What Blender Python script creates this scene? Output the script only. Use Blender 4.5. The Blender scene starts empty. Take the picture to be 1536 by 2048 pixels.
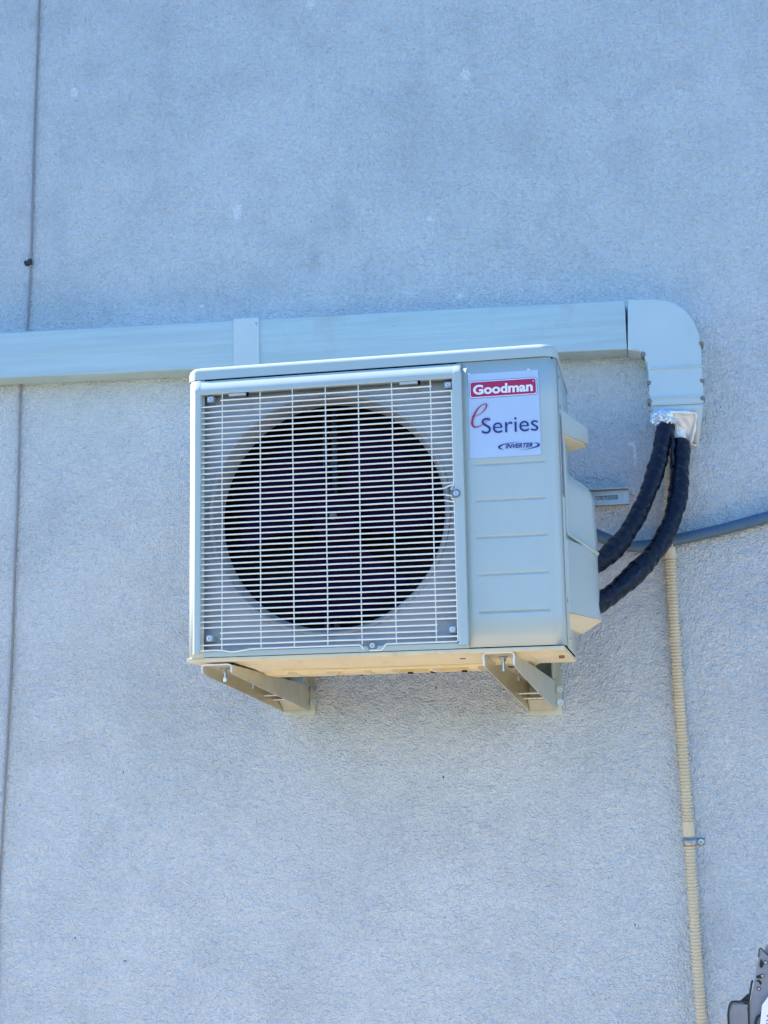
import bpy, bmesh, math, random
from mathutils import Vector, Matrix
R = math.radians
random.seed(7)
scn = bpy.context.scene
col = scn.collection

# ------------------------------------------------------------------ camera
F, YAW, PITCH, ROLL = 3080.0, R(10.86), R(10.24), R(-1.03)
CAM = Vector((0.0, -3.78, 1.6))
_f = Vector((-math.sin(YAW)*math.cos(PITCH), math.cos(YAW)*math.cos(PITCH), math.sin(PITCH)))
_r = Vector((math.cos(YAW), math.sin(YAW), 0)); _u = _r.cross(_f)
RT = math.cos(ROLL)*_r + math.sin(ROLL)*_u
UP = -math.sin(ROLL)*_r + math.cos(ROLL)*_u
cd = bpy.data.cameras.new('camera'); cam = bpy.data.objects.new('camera', cd); col.objects.link(cam)
cd.sensor_fit = 'HORIZONTAL'; cd.sensor_width = 36.0; cd.lens = 36.0*F/1536
cd.clip_start = 0.05; cd.clip_end = 500
cam.matrix_world = Matrix(((RT.x, UP.x, -_f.x, CAM.x), (RT.y, UP.y, -_f.y, CAM.y), (RT.z, UP.z, -_f.z, CAM.z), (0, 0, 0, 1)))
scn.camera = cam

def at(px, py, y):
    """the real point on the vertical plane at depth y that was measured at this photo position"""
    d = RT*((px-768)/F) - UP*((py-1024)/F) + _f
    return CAM + d*((y-CAM.y)/d.y)

# ------------------------------------------------------------------ sky, sun, exposure
SUN_DIR = Vector((-0.80, 0.064, 0.60)).normalized()
w = bpy.data.worlds.new('World'); scn.world = w; w.use_nodes = True
nt = w.node_tree; nt.nodes.clear()
sky = nt.nodes.new('ShaderNodeTexSky'); sky.sky_type = 'NISHITA'; sky.sun_disc = False
sky.sun_elevation = math.asin(SUN_DIR.z); sky.sun_rotation = math.atan2(SUN_DIR.x, SUN_DIR.y)
sky.air_density = 1.0; sky.dust_density = 0.0; sky.ozone_density = 10
bg = nt.nodes.new('ShaderNodeBackground'); bg.inputs[1].default_value = 0.15
wo = nt.nodes.new('ShaderNodeOutputWorld')
nt.links.new(sky.outputs[0], bg.inputs[0]); nt.links.new(bg.outputs[0], wo.inputs[0])
sd = bpy.data.lights.new('sun', 'SUN'); sun = bpy.data.objects.new('sun', sd); col.objects.link(sun)
sd.energy = 5.0; sd.angle = R(0.5); sd.color = (1.0, 0.90, 0.76)
sun.rotation_euler = SUN_DIR.to_track_quat('Z', 'Y').to_euler(); sun.location = (-4, -2, 6)
scn.view_settings.view_transform = 'Standard'; scn.view_settings.look = 'None'
scn.view_settings.exposure = 1.56; scn.view_settings.gamma = 1.0; scn.view_settings.use_curve_mapping = False

# ------------------------------------------------------------------ materials
class N:
    def __init__(s, name):
        s.m = bpy.data.materials.new(name); s.m.use_nodes = True; s.t = s.m.node_tree
        s.b = s.t.nodes['Principled BSDF']; s.tc = s.t.nodes.new('ShaderNodeTexCoord')
    def n(s, typ, **kw):
        o = s.t.nodes.new(typ)
        for k, v in kw.items():
            if k.startswith('i_'): o.inputs[k[2:].replace('_', ' ')].default_value = v
            else: setattr(o, k, v)
        return o
    def l(s, a, b): s.t.links.new(a, b)
    def map(s, scale=(1, 1, 1), loc=(0, 0, 0), src='Object'):
        m = s.n('ShaderNodeMapping'); m.inputs['Scale'].default_value = scale; m.inputs['Location'].default_value = loc
        s.l(s.tc.outputs[src], m.inputs[0]); return m.outputs[0]
    def noise(s, scale, detail=3, rough=.5, vec=None, dist=0):
        o = s.n('ShaderNodeTexNoise'); o.inputs['Scale'].default_value = scale; o.inputs['Detail'].default_value = detail
        o.inputs['Roughness'].default_value = rough; o.inputs['Distortion'].default_value = dist
        s.l(vec if vec is not None else s.map(), o.inputs['Vector']); return o.outputs['Fac']
    def ramp(s, x, stops):
        o = s.n('ShaderNodeValToRGB'); e = o.color_ramp.elements
        while len(e) < len(stops): e.new(.5)
        for q, (p, c) in zip(e, stops):
            q.position = p; q.color = (c, c, c, 1) if not hasattr(c, '__len__') else (*c, 1)
        s.l(x, o.inputs[0]); return o.outputs[0]
    def math(s, op, a, b=None, clamp=False):
        o = s.n('ShaderNodeMath', operation=op); o.use_clamp = clamp
        for i, v in enumerate((a, b)):
            if v is None: continue
            if isinstance(v, (int, float)): o.inputs[i].default_value = v
            else: s.l(v, o.inputs[i])
        return o.outputs[0]
    def mix(s, f, a, b, blend='MIX'):
        o = s.n('ShaderNodeMix', data_type='RGBA', blend_type=blend)
        for sock, v in ((o.inputs[0], f), (o.inputs[6], a), (o.inputs[7], b)):
            if isinstance(v, (int, float)): sock.default_value = v
            elif hasattr(v, '__len__'): sock.default_value = (*v, 1)
            else: s.l(v, sock)
        return o.outputs[2]
    def bump(s, h, strength=.5, dist=.001, prev=None):
        o = s.n('ShaderNodeBump'); o.inputs['Strength'].default_value = strength; o.inputs['Distance'].default_value = dist
        s.l(h, o.inputs['Height'])
        if prev is not None: s.l(prev, o.inputs['Normal'])
        s.l(o.outputs[0], s.b.inputs['Normal']); return o.outputs[0]

def simple(name, c, rough=.5, metal=0., var=.10, scale=14, grime=None, coat=0, bump=0, bscale=300, streak=None, spec=None):
    s = N(name)
    vec = s.map(streak) if streak else s.map()
    f = s.noise(scale, 5, .6, vec)
    base = s.mix(s.ramp(f, [(.3, 0), (.7, 1)]), tuple(x*(1-var) for x in c), tuple(min(1, x*(1+var*.6)) for x in c))
    if grime:
        g = s.noise(scale*2.3, 6, .7)
        base = s.mix(s.math('MULTIPLY', s.ramp(g, [(.55, 0), (.75, 1)]), grime[1]), base, grime[0])
    s.l(base, s.b.inputs['Base Color'])
    s.b.inputs['Metallic'].default_value = metal
    r = s.math('ADD', s.math('MULTIPLY', f, .16), rough-.08, True); s.l(r, s.b.inputs['Roughness'])
    if coat: s.b.inputs['Coat Weight'].default_value = coat; s.b.inputs['Coat Roughness'].default_value = .12
    if spec is not None: s.b.inputs['Specular IOR Level'].default_value = spec
    if bump: s.bump(s.noise(bscale, 3), bump, .0006)
    return s.m

def stucco():
    s = N('painted_stucco')
    v = s.map()
    warp = s.n('ShaderNodeTexNoise'); warp.inputs['Scale'].default_value = 60; warp.inputs['Detail'].default_value = 2
    s.l(v, warp.inputs['Vector'])
    wv = s.n('ShaderNodeVectorMath', operation='MULTIPLY_ADD'); s.l(warp.outputs['Color'], wv.inputs[0])
    wv.inputs[1].default_value = (.012, .012, .012); s.l(v, wv.inputs[2])
    big = s.noise(1.3, 4, .55); mid = s.noise(7, 5, .65); fine = s.noise(210, 2, .5)
    worm = s.noise(98, 3, .6, wv.outputs[0], .7)
    base = s.mix(s.ramp(big, [(.3, 0), (.7, 1)]), (.675, .735, .735), (.76, .80, .79))
    base = s.mix(s.math('MULTIPLY', s.ramp(mid, [(.48, 0), (.68, 1)]), .27), base, (.46, .52, .54))
    base = s.mix(s.math('MULTIPLY', s.ramp(s.noise(2.6, 6, .7, s.map(loc=(3, 0, 8))), [(.46, 0), (.66, 1)]), .30), base, (.44, .51, .53))
    streak = s.noise(5, 5, .65, s.map((3.2, 1, .35)))
    base = s.mix(s.math('MULTIPLY', s.ramp(streak, [(.52, 0), (.74, 1)]), .14), base, (.46, .48, .48))
    base = s.mix(s.math('MULTIPLY', s.ramp(worm, [(.30, 1), (.44, 0)]), .25), base, (.34, .38, .40))
    def spot(px, py, rx, rz, c, k, soft=.3, nz=.95, nsc=150):
        nonlocal base
        p = at(px, py, 0)
        m = s.n('ShaderNodeMapping', vector_type='TEXTURE'); s.l(s.tc.outputs['Object'], m.inputs[0])
        m.inputs['Location'].default_value = (p.x, 0, p.z); m.inputs['Scale'].default_value = (rx, 10, rz)
        ln = s.n('ShaderNodeVectorMath', operation='LENGTH'); s.l(m.outputs[0], ln.inputs[0])
        d = s.math('ADD', ln.outputs['Value'], s.math('MULTIPLY', s.math('SUBTRACT', s.noise(nsc, 3), .5), nz*4))
        base = s.mix(s.math('MULTIPLY', s.ramp(d, [(1-soft, 1), (min(1, 1), 0)]), k), base, c)
    for px, py, rx, rz in ((474, 424, .013, .024), (931, 148, .013, .017), (148, 185, .011, .018), (620, 8, .012, .014),
                           (860, 438, .008, .007), (405, 612, .008, .007), (920, 592, .010, .008), (1270, 910, .005, .034), (1262, 888, .009, .005), (858, 380, .004, .003)):
        spot(px, py, rx, rz, (.93, .94, .94), .85)
    for px, py, rx, rz in ((887, 1554, .002, .004), (1195, 985, .0018, .0018), (622, 443, .0018, .003), (150, 1876, .0025, .0025),
                           (250, 1922, .005, .002), (247, 1545, .0015, .004), (762, 1530, .002, .003), (872, 1375, .002, .005),
                           (1270, 1850, .002, .003), (890, 1835, .002, .002), (1165, 1440, .002, .002), (1390, 745, .002, .002), (40, 1610, .002, .002)):
        spot(px, py, rx, rz, (.06, .05, .045), .9, .3, .12, 250)
    for px, py, rx, rz, k in ((575, 480, .05, .035, .35), (630, 520, .03, .05, .30), (690, 430, .06, .09, .25), (1040, 270, .12, .08, .18),
                              (120, 1500, .16, .05, .22), (560, 1990, .10, .06, .16), (820, 320, .10, .14, .16), (1430, 1840, .03, .05, .2)):
        spot(px, py, rx, rz, (.42, .43, .45), k, .9, .5, 14)
    s.l(base, s.b.inputs['Base Color']); s.b.inputs['Roughness'].default_value = .82
    s.b.inputs['Specular IOR Level'].default_value = .3
    h = s.math('ADD', s.math('MULTIPLY', worm, 1.0), s.math('MULTIPLY', fine, .9))
    h = s.math('ADD', h, s.math('MULTIPLY', s.noise(30, 3), 1.3))
    s.bump(h, 1.0, .0112)
    return s.m

M = {}
M['stucco'] = stucco()
M['cream'] = simple('cream_powder_coat', (.47, .545, .505), .34, 0, .04, 6, ((.42, .39, .32), .18), coat=.25, bump=.12, bscale=700)
M['cream_bounce'] = simple('cream_bounce_tint', (.76, .67, .44), .42, 0, .06, 9, ((.35, .24, .12), .30), bump=.1)  # casing cream yellowed to carry warm light bounced from below
M['cream_shade'] = simple('cream_shade_behind_grille', (.41, .42, .42), .45, 0, .12, 14, ((.22, .20, .17), .4))  # casing paint darkened to carry the shade behind the grille, plus random grime
M['wire'] = simple('cream_coated_wire', (.95, .92, .79), .35, 0, .05, 30)
M['duct'] = simple('off_white_plastic_duct', (.40, .54, .56), .42, 0, .12, 3.0, ((.30, .31, .30), .55), streak=(1.2, 8, 26), bump=.15, bscale=120)
M['elbow'] = simple('off_white_moulded_plastic', (.49, .60, .60), .30, 0, .04, 9, ((.55, .53, .48), .2), bump=.1, bscale=150)
M['foam'] = simple('white_sealant_foam', (.9, .9, .87), .7, 0, .10, 60, bump=1.0, bscale=90)
M['boss'] = simple('dusty_screw_boss', (.20, .20, .17), .6, 0, .2, 90)
M['steel'] = simple('galvanised_steel', (.42, .43, .42), .38, .75, .14, 22, ((.30, .27, .20), .25), streak=(3, 1, 1), bump=.1)
M['bracket'] = simple('zinc_bracket_steel', (.62, .59, .45), .36, .45, .12, 16, ((.25, .20, .12), .28), bump=.12)
M['rimsteel'] = simple('bright_cut_steel_edge', (.86, .86, .84), .35, .1, .05, 30)
M['bolt'] = simple('zinc_bolt', (.62, .63, .66), .28, .9, .15, 120, ((.25, .15, .08), .3))
M['foil'] = simple('crumpled_foil_tape', (.75, .82, .86), .28, .5, .2, 60, bump=1.0, bscale=110)
M['recess'] = simple('shaded_recess', (.20, .21, .20), .5, 0, .1, 60)
M['rubber'] = simple('black_rubber', (.022, .022, .024), .6, 0, .3, 60)
M['dark'] = simple('dark_interior', (.010, .003, .026), .8, 0, .3, 20, spec=.04)
M['fan'] = simple('dark_fan_plastic', (.017, .006, .034), .7, 0, .3, 20, spec=.06)
M['mount'] = simple('motor_mount_steel', (.13, .17, .28), .5, .2, .2, 20)
M['conduit'] = simple('beige_corrugated_plastic', (.69, .57, .37), .48, 0, .07, 20, ((.45, .35, .20), .25))
M['bluecond'] = simple('blue_grey_flex_conduit', (.06, .13, .21), .42, 0, .08, 20)
M['cable'] = simple('tan_grey_cable', (.27, .26, .26), .55, 0, .12, 30)
M['label'] = simple('white_label_film', (.50, .60, .72), .16, 0, .02, 5, coat=.5)
M['red'] = simple('magenta_red_ink', (.46, .001, .07), .28, 0, .03, 5)
M['navy'] = simple('navy_ink', (.008, .012, .20), .3, 0, .03, 5)
M['white'] = simple('white_ink', (.9, .9, .93), .3, 0, .02, 5)
M['blueline'] = simple('pale_blue_ink', (.05, .16, .42), .3, 0, .02, 5)
M['darkfilm'] = simple('weathered_nameplate', (.22, .19, .20), .4, 0, .5, 60, ((.75, .75, .75), .7))
M['armsteel'] = simple('grey_painted_arm', (.27, .28, .30), .45, .3, .18, 14, ((.12, .12, .13), .25))
M['blackedge'] = simple('black_edge_trim', (.012, .013, .016), .35, 0, .2, 40)
M['paper'] = simple('white_tag_paper', (.85, .85, .85), .5, 0, .02, 20)
M['brass'] = simple('rusty_screw', (.30, .12, .06), .6, .4, .3, 90)

def add_scuffs(m, c, sc, lo, k):
    t = m.node_tree; b = t.nodes['Principled BSDF']; old = b.inputs['Base Color'].links[0].from_socket
    tc = t.nodes.new('ShaderNodeTexCoord'); mp = t.nodes.new('ShaderNodeMapping'); mp.inputs['Scale'].default_value = sc; mp.inputs['Rotation'].default_value = (0, .35, 0)
    nz = t.nodes.new('ShaderNodeTexNoise'); nz.inputs['Scale'].default_value = 1; nz.inputs['Detail'].default_value = 5; nz.inputs['Roughness'].default_value = .7
    t.links.new(tc.outputs['Object'], mp.inputs[0]); t.links.new(mp.outputs[0], nz.inputs['Vector'])
    rp = t.nodes.new('ShaderNodeValToRGB'); rp.color_ramp.elements[0].position = lo; rp.color_ramp.elements[1].position = lo+.05
    rp.color_ramp.elements[1].color = (k, k, k, 1); t.links.new(nz.outputs['Fac'], rp.inputs[0])
    mx = t.nodes.new('ShaderNodeMix'); mx.data_type = 'RGBA'; t.links.new(rp.outputs[0], mx.inputs[0]); t.links.new(old, mx.inputs[6]); mx.inputs[7].default_value = (*c, 1)
    t.links.new(mx.outputs[2], b.inputs['Base Color'])
add_scuffs(M['duct'], (.16, .20, .22), (26, 8, 60), .70, .6)
add_scuffs(M['elbow'], (.20, .24, .25), (34, 8, 50), .72, .5)
add_scuffs(M['cream'], (.30, .29, .25), (30, 30, 12), .72, .35)
add_scuffs(M['bracket'], (.16, .10, .05), (40, 40, 60), .68, .6)
def ground_mat():
    s = N('bounce_strip_ground'); f = s.noise(1.5, 6, .6)
    s.l(s.mix(f, (.66,.50,.31),(.80,.63,.43)), s.b.inputs['Base Color']); s.b.inputs['Roughness'].default_value = .9
    s.bump(s.noise(60, 4), .4, .004); return s.m
def grass_mat():
    s = N('far_dry_ground'); f = s.noise(.6, 6, .6)
    s.l(s.mix(f, (.05,.06,.05),(.08,.08,.07)), s.b.inputs['Base Color']); s.b.inputs['Roughness'].default_value = 1.
    return s.m

def tape():
    s = N('black_wrapped_insulation')
    f = s.noise(40, 4, .6); sp = s.noise(150, 2, .5)
    s.l(s.mix(s.math('MULTIPLY', s.ramp(sp, [(.66, 0), (.72, 1)]), .30), s.mix(f, (.0015, .003, .010), (.004, .008, .022)), (.10, .15, .20)), s.b.inputs['Base Color'])
    s.b.inputs['Roughness'].default_value = .27
    s.b.inputs['Specular IOR Level'].default_value = .32
    s.bump(s.math('ADD', s.noise(55, 4, .6, None, 1.0), s.math('MULTIPLY', sp, .3)), .9, .0035)
    return s.m
M['tape'] = tape()
def coilmat():
    s = N('dark_coil_fins')
    wv = s.n('ShaderNodeTexWave', bands_direction='X'); wv.inputs['Scale'].default_value = 90; s.l(s.map(), wv.inputs[0])
    s.l(s.mix(wv.outputs['Fac'], (.006, .002, .016), (.020, .006, .034)), s.b.inputs['Base Color'])
    s.b.inputs['Roughness'].default_value = .7; return s.m
M['coil'] = coilmat()

# ------------------------------------------------------------------ mesh helpers
def finish(name, bm, mat, parent=None, angle=35, wn=True):
    bmesh.ops.remove_doubles(bm, verts=bm.verts, dist=1e-6)
    bmesh.ops.recalc_face_normals(bm, faces=bm.faces)
    me = bpy.data.meshes.new(name); bm.to_mesh(me); bm.free()
    me.polygons.foreach_set('use_smooth', [True]*len(me.polygons)); me.set_sharp_from_angle(angle=R(angle))
    for q in (mat if isinstance(mat, (list, tuple)) else [mat]): me.materials.append(M[q] if isinstance(q, str) else q)
    o = bpy.data.objects.new(name, me); col.objects.link(o)
    if wn and len(me.polygons) < 4000:
        q = o.modifiers.new('face_weighted_normals', 'WEIGHTED_NORMAL'); q.keep_sharp = True
    if parent is not None:
        o.parent = parent
        o.matrix_parent_inverse = world_of(parent).inverted()
    return o
WM = {}
def world_of(o):
    m = Matrix.Translation(o.location)
    return m if o.parent is None else world_of(o.parent) @ o.matrix_parent_inverse @ m
def tag(o, label, cat, group=None):
    o['label'] = label; o['category'] = cat
    if group: o['group'] = group
    return o
def empty(name, loc, label, cat, group=None):
    o = bpy.data.objects.new(name, None); col.objects.link(o); o.location = loc; o.empty_display_size = .05
    return tag(o, label, cat, group)
def box(bm, a, b, bev=0, seg=2):
    x0, y0, z0 = a; x1, y1, z1 = b
    vs = [bm.verts.new(p) for p in ((x0,y0,z0),(x1,y0,z0),(x1,y1,z0),(x0,y1,z0),(x0,y0,z1),(x1,y0,z1),(x1,y1,z1),(x0,y1,z1))]
    fs = [bm.faces.new([vs[i] for i in q]) for q in ((0,3,2,1),(4,5,6,7),(0,1,5,4),(1,2,6,5),(2,3,7,6),(3,0,4,7))]
    if bev:
        es = list({e for f in fs for e in f.edges})
        bmesh.ops.bevel(bm, geom=es, offset=bev, segments=seg, profile=.5, affect='EDGES')
    return vs
def hexa(bm, p):
    """8 corners: 4 of one end, 4 of the other, same order"""
    vs = [bm.verts.new(q) for q in p]
    for q in ((0,1,2,3),(7,6,5,4),(0,4,5,1),(1,5,6,2),(2,6,7,3),(3,7,4,0)): bm.faces.new([vs[i] for i in q])
def prism(bm, pts, off, bev=0):
    """closed outline pts extruded by vector off"""
    off = Vector(off); a = [bm.verts.new(p) for p in pts]; b = [bm.verts.new(Vector(p)+off) for p in pts]
    n = len(a); fs = [bm.faces.new(a), bm.faces.new(list(reversed(b)))]
    for i in range(n): fs.append(bm.faces.new((a[i], b[i], b[(i+1) % n], a[(i+1) % n])))
    if bev:
        bmesh.ops.bevel(bm, geom=list({e for f in fs for e in f.edges}), offset=bev, segments=2, profile=.5, affect='EDGES')
def catmull(pts, n=8):
    P = [Vector(p) for p in pts]; P = [P[0]*2-P[1]] + P + [P[-1]*2-P[-2]]; out = []
    for i in range(1, len(P)-2):
        for k in range(n):
            t = k/n
            out.append(.5*((2*P[i]) + (-P[i-1]+P[i+1])*t + (2*P[i-1]-5*P[i]+4*P[i+1]-P[i+2])*t*t + (-P[i-1]+3*P[i]-3*P[i+1]+P[i+2])*t**3))
    out.append(P[-2]); return out
def resample(path, step):
    out = [path[0].copy()]; acc = 0
    for a, b in zip(path, path[1:]):
        d = (b-a).length
        while acc+d >= step:
            a = a + (b-a)*((step-acc)/d); d = (b-a).length; out.append(a.copy()); acc = 0
        acc += d
    return out
def tube(bm, path, rad, seg=12, cap=True):
    """rad(i, s, k) or number"""
    path = [Vector(p) for p in path]; prev = None; rings = []; s = 0
    for i, p in enumerate(path):
        t = (path[min(i+1, len(path)-1)]-path[max(i-1, 0)]).normalized()
        if i: s += (p-path[i-1]).length
        ref = prev if prev is not None else (Vector((0, 1, 0)) if abs(t.y) < .9 else Vector((1, 0, 0)))
        n1 = (ref - t*ref.dot(t)).normalized(); prev = n1; n2 = t.cross(n1)
        rg = []
        for k in range(seg):
            a = 2*math.pi*k/seg; r = rad(i, s, a) if callable(rad) else rad
            rg.append(bm.verts.new(p + (n1*math.cos(a)+n2*math.sin(a))*r))
        rings.append(rg)
    for a, b in zip(rings, rings[1:]):
        for k in range(seg): bm.faces.new((a[k], a[(k+1) % seg], b[(k+1) % seg], b[k]))
    if cap: bm.faces.new(list(reversed(rings[0]))); bm.faces.new(rings[-1])
def cyl(bm, c, axis, r, h, seg=16, r2=None, bev=0):
    c = Vector(c); ax = Vector(axis).normalized(); u = ax.orthogonal().normalized(); v = ax.cross(u); r2 = r if r2 is None else r2
    prof = [(r, 0), (r2, h)] if not bev else [(r, 0), (r2, h-bev), (r2-bev*.3, h-bev*.3), (r2-bev, h)]
    rings = [[bm.verts.new(c+ax*z+(u*math.cos(2*math.pi*k/seg)+v*math.sin(2*math.pi*k/seg))*q) for k in range(seg)] for q, z in prof]
    for a, b in zip(rings, rings[1:]):
        for k in range(seg): bm.faces.new((a[k], a[(k+1) % seg], b[(k+1) % seg], b[k]))
    bm.faces.new(list(reversed(rings[0]))); bm.faces.new(rings[-1])
def screw(name, c, r, mat, parent, axis=(0, -1, 0)):
    """pan head with a washer and a cross recess"""
    bm = bmesh.new(); c = Vector(c); ax = Vector(axis).normalized()
    cyl(bm, c, ax, r*1.35, r*.25, 20); cyl(bm, c+ax*r*.25, ax, r, r*.55, 20, bev=r*.3)
    o = finish(name, bm, mat, parent)
    bm = bmesh.new(); u = ax.orthogonal().normalized(); v = ax.cross(u); t = c+ax*(r*.80)
    for a, b in ((u, v), (v, u)):
        hexa(bm, [t+a*sa*r*.5+b*sb*r*.13 for sa, sb in ((-1,-1),(1,-1),(1,1),(-1,1))] + [t+ax*r*.06+a*sa*r*.5+b*sb*r*.13 for sa, sb in ((-1,-1),(1,-1),(1,1),(-1,1))])
    finish('cross_recess', bm, 'rubber', o)
    return o
def sweep(bm, plan, zs, fn=None):
    """vertical sheet: plan outline (x,y) repeated over heights; fn(i,j,x,z)->outward push"""
    rows = []
    for j, z in enumerate(zs):
        row = []
        for i, (x, y) in enumerate(plan):
            d = fn(x, y, z) if fn else 0
            row.append(bm.verts.new((x, y+d, z)))
        rows.append(row)
    for a, b in zip(rows, rows[1:]):
        for i in range(len(plan)-1): bm.faces.new((a[i], a[i+1], b[i+1], b[i]))
def solidify(o, th, off=-1):
    m = o.modifiers.new('thickness', 'SOLIDIFY'); m.thickness = th; m.offset = off; return o

# ------------------------------------------------------------------ setting: ground and wall
bm = bmesh.new()
bmesh.ops.create_grid(bm, x_segments=1, y_segments=1, size=150)
g = finish('ground', bm, grass_mat()); g['kind'] = 'structure'; g.location.z = 0
bm = bmesh.new(); box(bm, (-7, -2.15, -.05), (6, 0, .004))
p = finish('bounce_strip', bm, ground_mat()); p['kind'] = 'structure'  # unseen strip added, sized and tinted to bounce warm light up the wall
bm = bmesh.new(); box(bm, (-9, 0, -.1), (7, .35, 5.0))
tag(finish('stucco_wall', bm, 'stucco'), 'pale blue grey rough stucco house wall filling the whole view behind the air conditioner', 'wall')

# ------------------------------------------------------------------ outdoor air conditioner
XL, XR, YF, YB, Z0, Z1 = -1.053, -.235, -.600, -.270, 1.886, 2.533
ac = empty('air_conditioner', ((XL+XR)/2, (YF+YB)/2, Z0), 'cream outdoor air conditioner unit with round fan behind wire grille, on two wall brackets', 'air conditioner')
def arc(cx, cy, r, a0, a1, n=7): return [(cx+r*math.cos(R(a0+(a1-a0)*k/n)), cy+r*math.sin(R(a0+(a1-a0)*k/n))) for k in range(n+1)]
ZC = 2.503        # underside of the lid
# left shell with its rounded front corner
bm = bmesh.new(); r = .030
plan = [(XL, YB), (XL, -.50)] + [(XL+.024-.024*math.cos(R(a)), YF+.045-.045*math.sin(R(a))) for a in range(0, 91, 9)] + [(-1.010, YF)]
sweep(bm, plan, [Z0, 2.1, 2.3, ZC]); solidify(finish('side_panel', bm, 'cream', ac), .0012, 0)
# right front panel with five pressed grooves, wraps round the corner
GZ = (2.2764, 2.1984, 2.120, 2.041, 1.9618); GX0, GX1 = -.4145, -.262
def groove(x, y, z):
    if y > YF+.006: return 0
    d = min(abs(z-q) for q in GZ); e = min(x-GX0, GX1-x)
    if e < -.0001 or d > .0041: return 0
    return .0032*max(0, 1-d/.004)*min(1, max(0, e/.004)) if d > .0009 else .0032*min(1, max(0, e/.004))
zs = [Z0+.003]
for q in sorted(GZ): zs += [q-.006, q-.004, q-.0009, q+.0009, q+.004, q+.006]
zs += [2.35, 2.42, ZC]
r = .026
plan = [(-.445, YF+.003)] + [(x, YF+.003) for x in (-.42, GX0, GX0+.002, GX0+.004, -.36, -.32, GX1-.004, GX1-.002, GX1)] + arc(XR-r, YF+.003+r, r, -90, 0, 9) + [(XR, -.548)]
bm = bmesh.new(); sweep(bm, plan, zs, groove); solidify(finish('front_panel', bm, 'cream', ac, 20), .0012, 0)
# right side service panel behind the front wrap
bm = bmesh.new(); sweep(bm, [(XR+.0012, -.547), (XR+.0012, -.42), (XR+.0012, YB)], [Z0+.0012, 2.1, 2.3, ZC]); solidify(finish('side_panel', bm, 'cream', ac), .0012, 0)
bm = bmesh.new(); box(bm, (XL+.002, YB-.004, Z0+.002), (XR-.004, YB+.001, ZC)); finish('rear_panel', bm, 'dark', ac)
# lid
def lidmesh():
    bm = bmesh.new(); r = .032; x0, x1, y0, y1 = XL-.003, XR+.004, YF-.001, YB+.004
    plan = [(x0+.026-.026*math.cos(R(a)), y0+.045-.045*math.sin(R(a))) for a in range(0, 91, 9)]+arc(x1-r, y0+r, r, 270, 360, 8)+[(x1, y1), (x0, y1)]
    def inset(d):
        cx, cy = (x0+x1)/2, (y0+y1)/2
        return [(x + (d if x < cx else -d)*1.0, y + (d if y < cy else -d)) for x, y in plan]
    rings = []
    for d, z in ((.0, ZC+.0012), (0, Z1-.011), (.0016, Z1-.006), (.0050, Z1-.0015), (.011, Z1+.001), (.03, Z1+.002)):
        rings.append([bm.verts.new((x, y, z)) for x, y in inset(d)])
    n = len(plan)
    for a, b in zip(rings, rings[1:]):
        for k in range(n): bm.faces.new((a[k], a[(k+1) % n], b[(k+1) % n], b[k]))
    bm.faces.new(rings[-1])
    inn = [bm.verts.new((x, y, ZC+.0012)) for x, y in inset(.004)]
    for k in range(n): bm.faces.new((rings[0][k], rings[0][(k+1) % n], inn[(k+1) % n], inn[k]))
    return bm
lid = finish('top_cover', lidmesh(), 'cream', ac)
bm = bmesh.new(); box(bm, (XL+.006, YF+.010, ZC-.003), (XR-.005, YB, ZC+.004)); finish('lid_gasket', bm, 'dark', lid)

# fan bezel: left, right and top bars with a full-round top edge
BX0, BX1, BZ0, BZ1 = -1.0325, -.4345, 1.8945, 2.5015
OX0, OX1, OZ0, OZ1 = -1.0155, -.4555, 1.9015, 2.4670
yb = YF-.012
def bar_profile_h(x0, x1):   # top bar, section in y-z
    sec = [(YF+.004, OZ1), (yb+.001, OZ1), (yb, OZ1+.0015), (yb, 2.4760), (yb+.0010, 2.4812), (yb+.0032, 2.4865), (yb+.0060, 2.4915), (yb+.0090, 2.4965), (yb+.0118, 2.5005), (YF+.0045, 2.5018), (YF+.0045, OZ1+.002)]
    return [Vector((x0, a, b)) for a, b in sec], Vector((x1-x0, 0, 0))
bz = empty('fan_bezel', (0, 0, 0), '', '') if False else None
bm = bmesh.new(); pts, off = bar_profile_h(BX0+.003, BX1-.002); prism(bm, pts, off)
# rounded upper corners as small lofts are covered by bevelled side bars
for x0, x1 in ((BX0, OX0), (OX1, BX1)):
    sec = [(x0, YF+.005), (x0+.0005, yb+.003), (x0+.003, yb+.0003), (x0+.005, yb-.0006), (x1-.003, yb-.0006), (x1-.0008, yb+.0006), (x1, yb+.003), (x1, YF+.010)]
    if x0 < -.9: sec = [(x1+x0-q, v) for q, v in sec]; sec = sec[::-1]; sec = [(x1+x0-q, v) for q, v in sec][::-1]
    rows = []
    hs = [(BZ0, 0), (2.476, 0), (2.4812, .0012), (2.4865, .0034), (2.4915, .0062), (2.4965, .0092), (2.4995, .0115)]
    for z, d in hs:
        dx = d*.7
        rows.append([bm.verts.new(((min(max(q, x0+(dx if x0 < -.9 else 0)), x1-(dx if x0 > -.9 else 0))), v+d, z)) for q, v in sec])
    m_ = len(sec)
    for a, b in zip(rows, rows[1:]):
        for k in range(m_): bm.faces.new((a[k], a[(k+1) % m_], b[(k+1) % m_], b[k]))
    bm.faces.new(rows[0]); bm.faces.new(rows[-1])
bezel = finish('fan_bezel', bm, 'cream', ac, 30)
# panel strip under the grille
bm = bmesh.new(); box(bm, (-1.022, YF-.0005, Z0+.002), (-.4345, YF+.006, 1.9000), .0012); finish('lower_strip', bm, 'cream', ac)
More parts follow.
